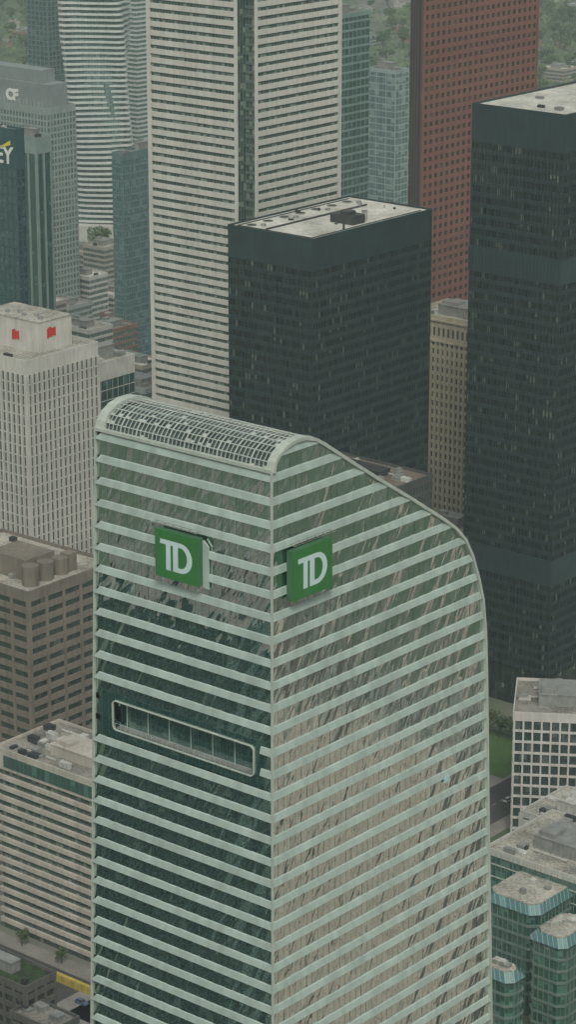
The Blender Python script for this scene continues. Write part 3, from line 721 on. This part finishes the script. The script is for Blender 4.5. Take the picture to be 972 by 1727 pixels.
for q in range(-9,9):
    mi=rnd.choice([0,1,2,2,4]); side=rnd.choice([-6.6,-2.2,2.2])
    p=c3+U*(q*8+rnd.uniform(-2,2))+V*side; p.z=.006
    car(p,-G,mi,names[mi]+" saloon car on the asphalt street")
# trees
def leafmat(name,a,b_):
    leaf,nt=newmat(name)
    out=N(nt,'ShaderNodeOutputMaterial'); b=N(nt,'ShaderNodeBsdfPrincipled'); tc=N(nt,'ShaderNodeTexCoord'); oi=N(nt,'ShaderNodeObjectInfo')
    nz=N(nt,'ShaderNodeTexNoise'); nz.inputs['Scale'].default_value=.6; nt.links.new(tc.outputs['Object'],nz.inputs['Vector'])
    f_=math_(nt,'MULTIPLY_ADD',oi.outputs['Random'],.5,math_(nt,'MULTIPLY',nz.outputs['Fac'],.7))
    nt.links.new(mixc(nt,f_,a,b_),b.inputs['Base Color']); b.inputs['Roughness'].default_value=.9; nt.links.new(b.outputs[0],out.inputs[0]); return leaf
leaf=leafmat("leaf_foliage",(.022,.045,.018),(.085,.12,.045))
leaf_far=leafmat("leaf_foliage_hazed",(.035,.075,.03),(.10,.15,.06))  # near leaf colours made paler, distance haze mixed into the colour
bark=solid("bark",(.08,.06,.045),.95,.3)
def tree_meshes(seed):
    rn=random.Random(seed); vs=[];fs=[]
    lobes=[(rn.uniform(-2.4,2.4),rn.uniform(-2.4,2.4),rn.uniform(4.5,8.5),rn.uniform(1.3,2.4)) for _ in range(9)]
    for cx,cy,cz,r in lobes:
        for _ in range(55):
            d=Vector((rn.gauss(0,1),rn.gauss(0,1),rn.gauss(0,1))).normalized()*r*rn.uniform(.65,1.08)
            c=Vector((cx,cy,cz))+Vector((d.x,d.y,d.z*.8)); s=rn.uniform(.3,.6)
            a_=Vector((rn.gauss(0,1),rn.gauss(0,1),rn.gauss(0,1))).normalized(); b_=a_.orthogonal().normalized(); c_=a_.cross(b_)
            k=len(vs); vs+=[tuple(c+b_*s),tuple(c+c_*s*.8),tuple(c-b_*s),tuple(c-c_*s*.8)]; fs.append((k,k+1,k+2,k+3))
    tv=[];tf=[]
    def limb(p,q,r0,r1):
        p=Vector(p);q=Vector(q);d=(q-p).normalized();s=d.orthogonal().normalized();t=d.cross(s);k=len(tv)
        for c,r in ((p,r0),(q,r1)):
            for i in range(6):
                an=i*math.pi/3; tv.append(tuple(c+(s*math.cos(an)+t*math.sin(an))*r))
        for i in range(6): tf.append((k+i,k+(i+1)%6,k+6+(i+1)%6,k+6+i))
    limb((0,0,-.2),(.1,0,4),.3,.18)
    for l in lobes: limb((.1,0,3.4),l[:3],.12,.04)
    return (vs,fs),(tv,tf)
TM=[]
for s in range(4):
    (v1,f1),(v2,f2)=tree_meshes(s)
    me=bpy.data.meshes.new("crown"); me.from_pydata(v1,[],f1); me.materials.append(leaf)
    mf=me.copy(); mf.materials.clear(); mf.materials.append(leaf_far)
    m2=bpy.data.meshes.new("trunk"); m2.from_pydata(v2,[],f2); m2.materials.append(bark); TM.append((me,m2,mf))
def tree(p,s,i,label="leafy green tree among low buildings",group="street and garden trees",far=False):
    me,m2,mf=TM[i%4]
    t=bpy.data.objects.new("tree",None); col.objects.link(t); t.location=p; t.scale=(s,s,s); t.rotation_euler=(0,0,random.uniform(0,6))
    t["label"]=label; t["category"]="tree"; t["group"]=group
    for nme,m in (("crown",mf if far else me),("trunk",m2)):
        o=bpy.data.objects.new(nme,m); col.objects.link(o); o.parent=t
for q in range(6): tree(c2+U*(-13+q*4.5)+V*random.uniform(11,15)+Vector((0,0,.15)),random.uniform(.7,1),q,"young green tree beside the lawn","trees around the lawn")
for q in range(5): tree(c3+U*(-40+q*17)+V*12+Vector((0,0,.13)),random.uniform(.45,.7),q,"green tree on the pavement","pavement trees")

# ---------------- far city: house and midrise colours paled to stand for distance haze
rn=random.Random(99)
hm=[solid("house_brick",(.24,.16,.13),.9,.2),solid("house_pale",(.42,.41,.38),.9,.2),solid("house_roof_grey",(.19,.20,.19),.9,.2),solid("house_roof_brown",(.20,.17,.15),.9,.2)]
def house_mesh(w,d,h,rh,wm,rm):
    me=bpy.data.meshes.new("house")
    vs=bv(-w/2,w/2,-d/2,d/2,0,h)+[(-w/2-.3,0,h+rh),(w/2+.3,0,h+rh),(-w/2-.3,-d/2-.4,h-.1),(w/2+.3,-d/2-.4,h-.1),(w/2+.3,d/2+.4,h-.1),(-w/2-.3,d/2+.4,h-.1)]
    fs=BF+[(10,11,9,8),(12,13,8,9),(10,8,13),(11,12,9)]
    vs+=bv(w*.2,w*.3,-.5,.5,h,h+rh+1.2); fs=fs+[tuple(i+14 for i in f) for f in BF]
    me.from_pydata(vs,[],fs); me.materials.append(wm); me.materials.append(rm)
    for i in (6,7): me.polygons[i].material_index=1
    return me
HM=[house_mesh(9,8,6,3,hm[0],hm[2]),house_mesh(12,8,6,2.5,hm[1],hm[3]),house_mesh(8,10,7,3,hm[0],hm[3]),house_mesh(14,9,5,2.5,hm[1],hm[2])]
MIDG=glass("midrise_glass",(.07,.10,.095),(.22,.25,.23),1.8,3.2,.12,(.17,.2,.18),.2)
MW=[solid("midrise_white",(.46,.47,.43),.8,.2),solid("midrise_beige",(.37,.34,.29),.8,.2),solid("midrise_brick",(.22,.15,.12),.8,.2),solid("midrise_grey",(.3,.33,.32),.8,.2)]
MR=[roof_pale,roof_grey,roof_white]
def simple(x,y,a,b,h,wi,seed,rot=-G,cat="building",name="apartment_block",label=None):
    lab=label or (["white","beige","red brick","grey"][wi]+" flat roofed block in the dense city")
    r=root(name,lab,cat,Vector((x,y,0)),rot,"background city blocks")
    box("window_wall",-a,0,0,b,0,h-.2,MIDG,r)
    nfl=int(h/3.3)
    boxes("spandrel_bands",[(-a-.25,.25,-.25,b+.25,h-1.3-3.3*i,h-3.3*i) for i in range(nfl)],MW[wi],r)
    roofkit(r,-a-.28,.28,-.28,b+.28,h,MR[seed%3],MW[wi],seed,7,True,3)
for i in range(78):
    y=rn.uniform(1560,2700) if i<66 else rn.uniform(2700,3300); x=rn.uniform(-1.05,1.05)*y*.112
    big=rn.random()
    h=rn.uniform(8,22) if big<.85 else rn.uniform(25,45)
    if y<1900 or y>2500: h=min(h,rn.uniform(8,22))
    simple(x,y,rn.uniform(12,30),rn.uniform(12,26),h,rn.randrange(4),i)
for i in range(240):
    y=rn.uniform(1900,4200); x=rn.uniform(-1.05,1.05)*y*.112
    o=bpy.data.objects.new("house",rn.choice(HM)); col.objects.link(o); o.location=(x,y,0); o.rotation_euler=(0,0,-G+rn.choice([0,math.pi/2]))
    o["label"]="small gabled house among garden trees"; o["category"]="house"; o["group"]="distant houses"
for i in range(280):
    y=rn.uniform(1700,3300); x=rn.choice([rn.uniform(-1.02,-.85),rn.uniform(.25,.48),rn.uniform(.8,1.02),rn.uniform(.8,1.02),rn.uniform(-.75,-.55)])*y*.112
    tree(Vector((x,y,0)),rn.uniform(1.1,2.1),i,far=True)
vs=[];fs=[]
for i in range(5200):
    y=rn.uniform(2050,5200); x=rn.uniform(-1.1,1.1)*y*.112; s0_=rn.uniform(3,7)
    for j in range(11):
        c=Vector((x+rn.uniform(-s0_,s0_),y+rn.uniform(-s0_,s0_),rn.uniform(3,12)))
        s=rn.uniform(.9,2.0); a_=Vector((rn.gauss(0,.6),rn.gauss(0,.6)-.4,1)).normalized(); b_=a_.orthogonal().normalized(); c_=a_.cross(b_)
        k=len(vs); vs+=[tuple(c+b_*s),tuple(c+c_*s),tuple(c-b_*s),tuple(c-c_*s)]; fs.append((k,k+1,k+2,k+3))
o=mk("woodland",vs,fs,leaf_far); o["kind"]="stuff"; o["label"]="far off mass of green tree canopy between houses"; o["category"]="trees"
mids=[(150,470,40),(175,420,25),(115,520,30),(240,620,45),(235,580,30),(215,540,35),(190,500,20),(150,430,18),(245,660,60),(60,520,45),(150,560,60),(185,560,50)]
for i,(px,py,h) in enumerate(mids):
    p=at_z(px,py,h)
    simple(p.x,p.y,rn.uniform(16,26),rn.uniform(14,24),h,[0,1,3,1,0,2][i%6],200+i)

# ---------------- sky / light
w=bpy.data.worlds.new("World"); scene.world=w; w.use_nodes=True; nt=w.node_tree; nt.nodes.clear()
sky=N(nt,'ShaderNodeTexSky',sky_type='NISHITA'); sky.sun_disc=False
el,az=math.radians(50),math.radians(176)
sky.sun_elevation=el; sky.sun_rotation=az; sky.dust_density=4; sky.air_density=1.2
hs=N(nt,'ShaderNodeHueSaturation'); hs.inputs['Saturation'].default_value=.4; nt.links.new(sky.outputs[0],hs.inputs['Color'])
mu=mixc(nt,1.0,hs.outputs[0],(.94,1.0,.945)); mu.node.blend_type='MULTIPLY'
bg=N(nt,'ShaderNodeBackground'); bg.inputs[1].default_value=.12; nt.links.new(mu,bg.inputs[0])
wo=N(nt,'ShaderNodeOutputWorld'); nt.links.new(bg.outputs[0],wo.inputs[0])
sl=bpy.data.lights.new("sun",'SUN'); sl.energy=1.5; sl.angle=math.radians(14); sl.color=(1,.965,.89)
so=bpy.data.objects.new("sun",sl); col.objects.link(so)
dirv=Vector((math.sin(az)*math.cos(el),math.cos(az)*math.cos(el),math.sin(el)))
so.rotation_euler=dirv.to_track_quat('Z','Y').to_euler(); so.location=(0,0,800)
# thin summer haze (real air volume over the whole city)
hz,nt=newmat("haze_air"); out=N(nt,'ShaderNodeOutputMaterial'); vsn=N(nt,'ShaderNodeVolumeScatter'); vsn.inputs['Color'].default_value=(.84,1,.97,1); vsn.inputs['Density'].default_value=.000095; vsn.inputs['Anisotropy'].default_value=0
nt.links.new(vsn.outputs[0],out.inputs['Volume'])
o=box("sky_haze",-4000,4000,-1500,8000,-2,460,hz); o["kind"]="structure"
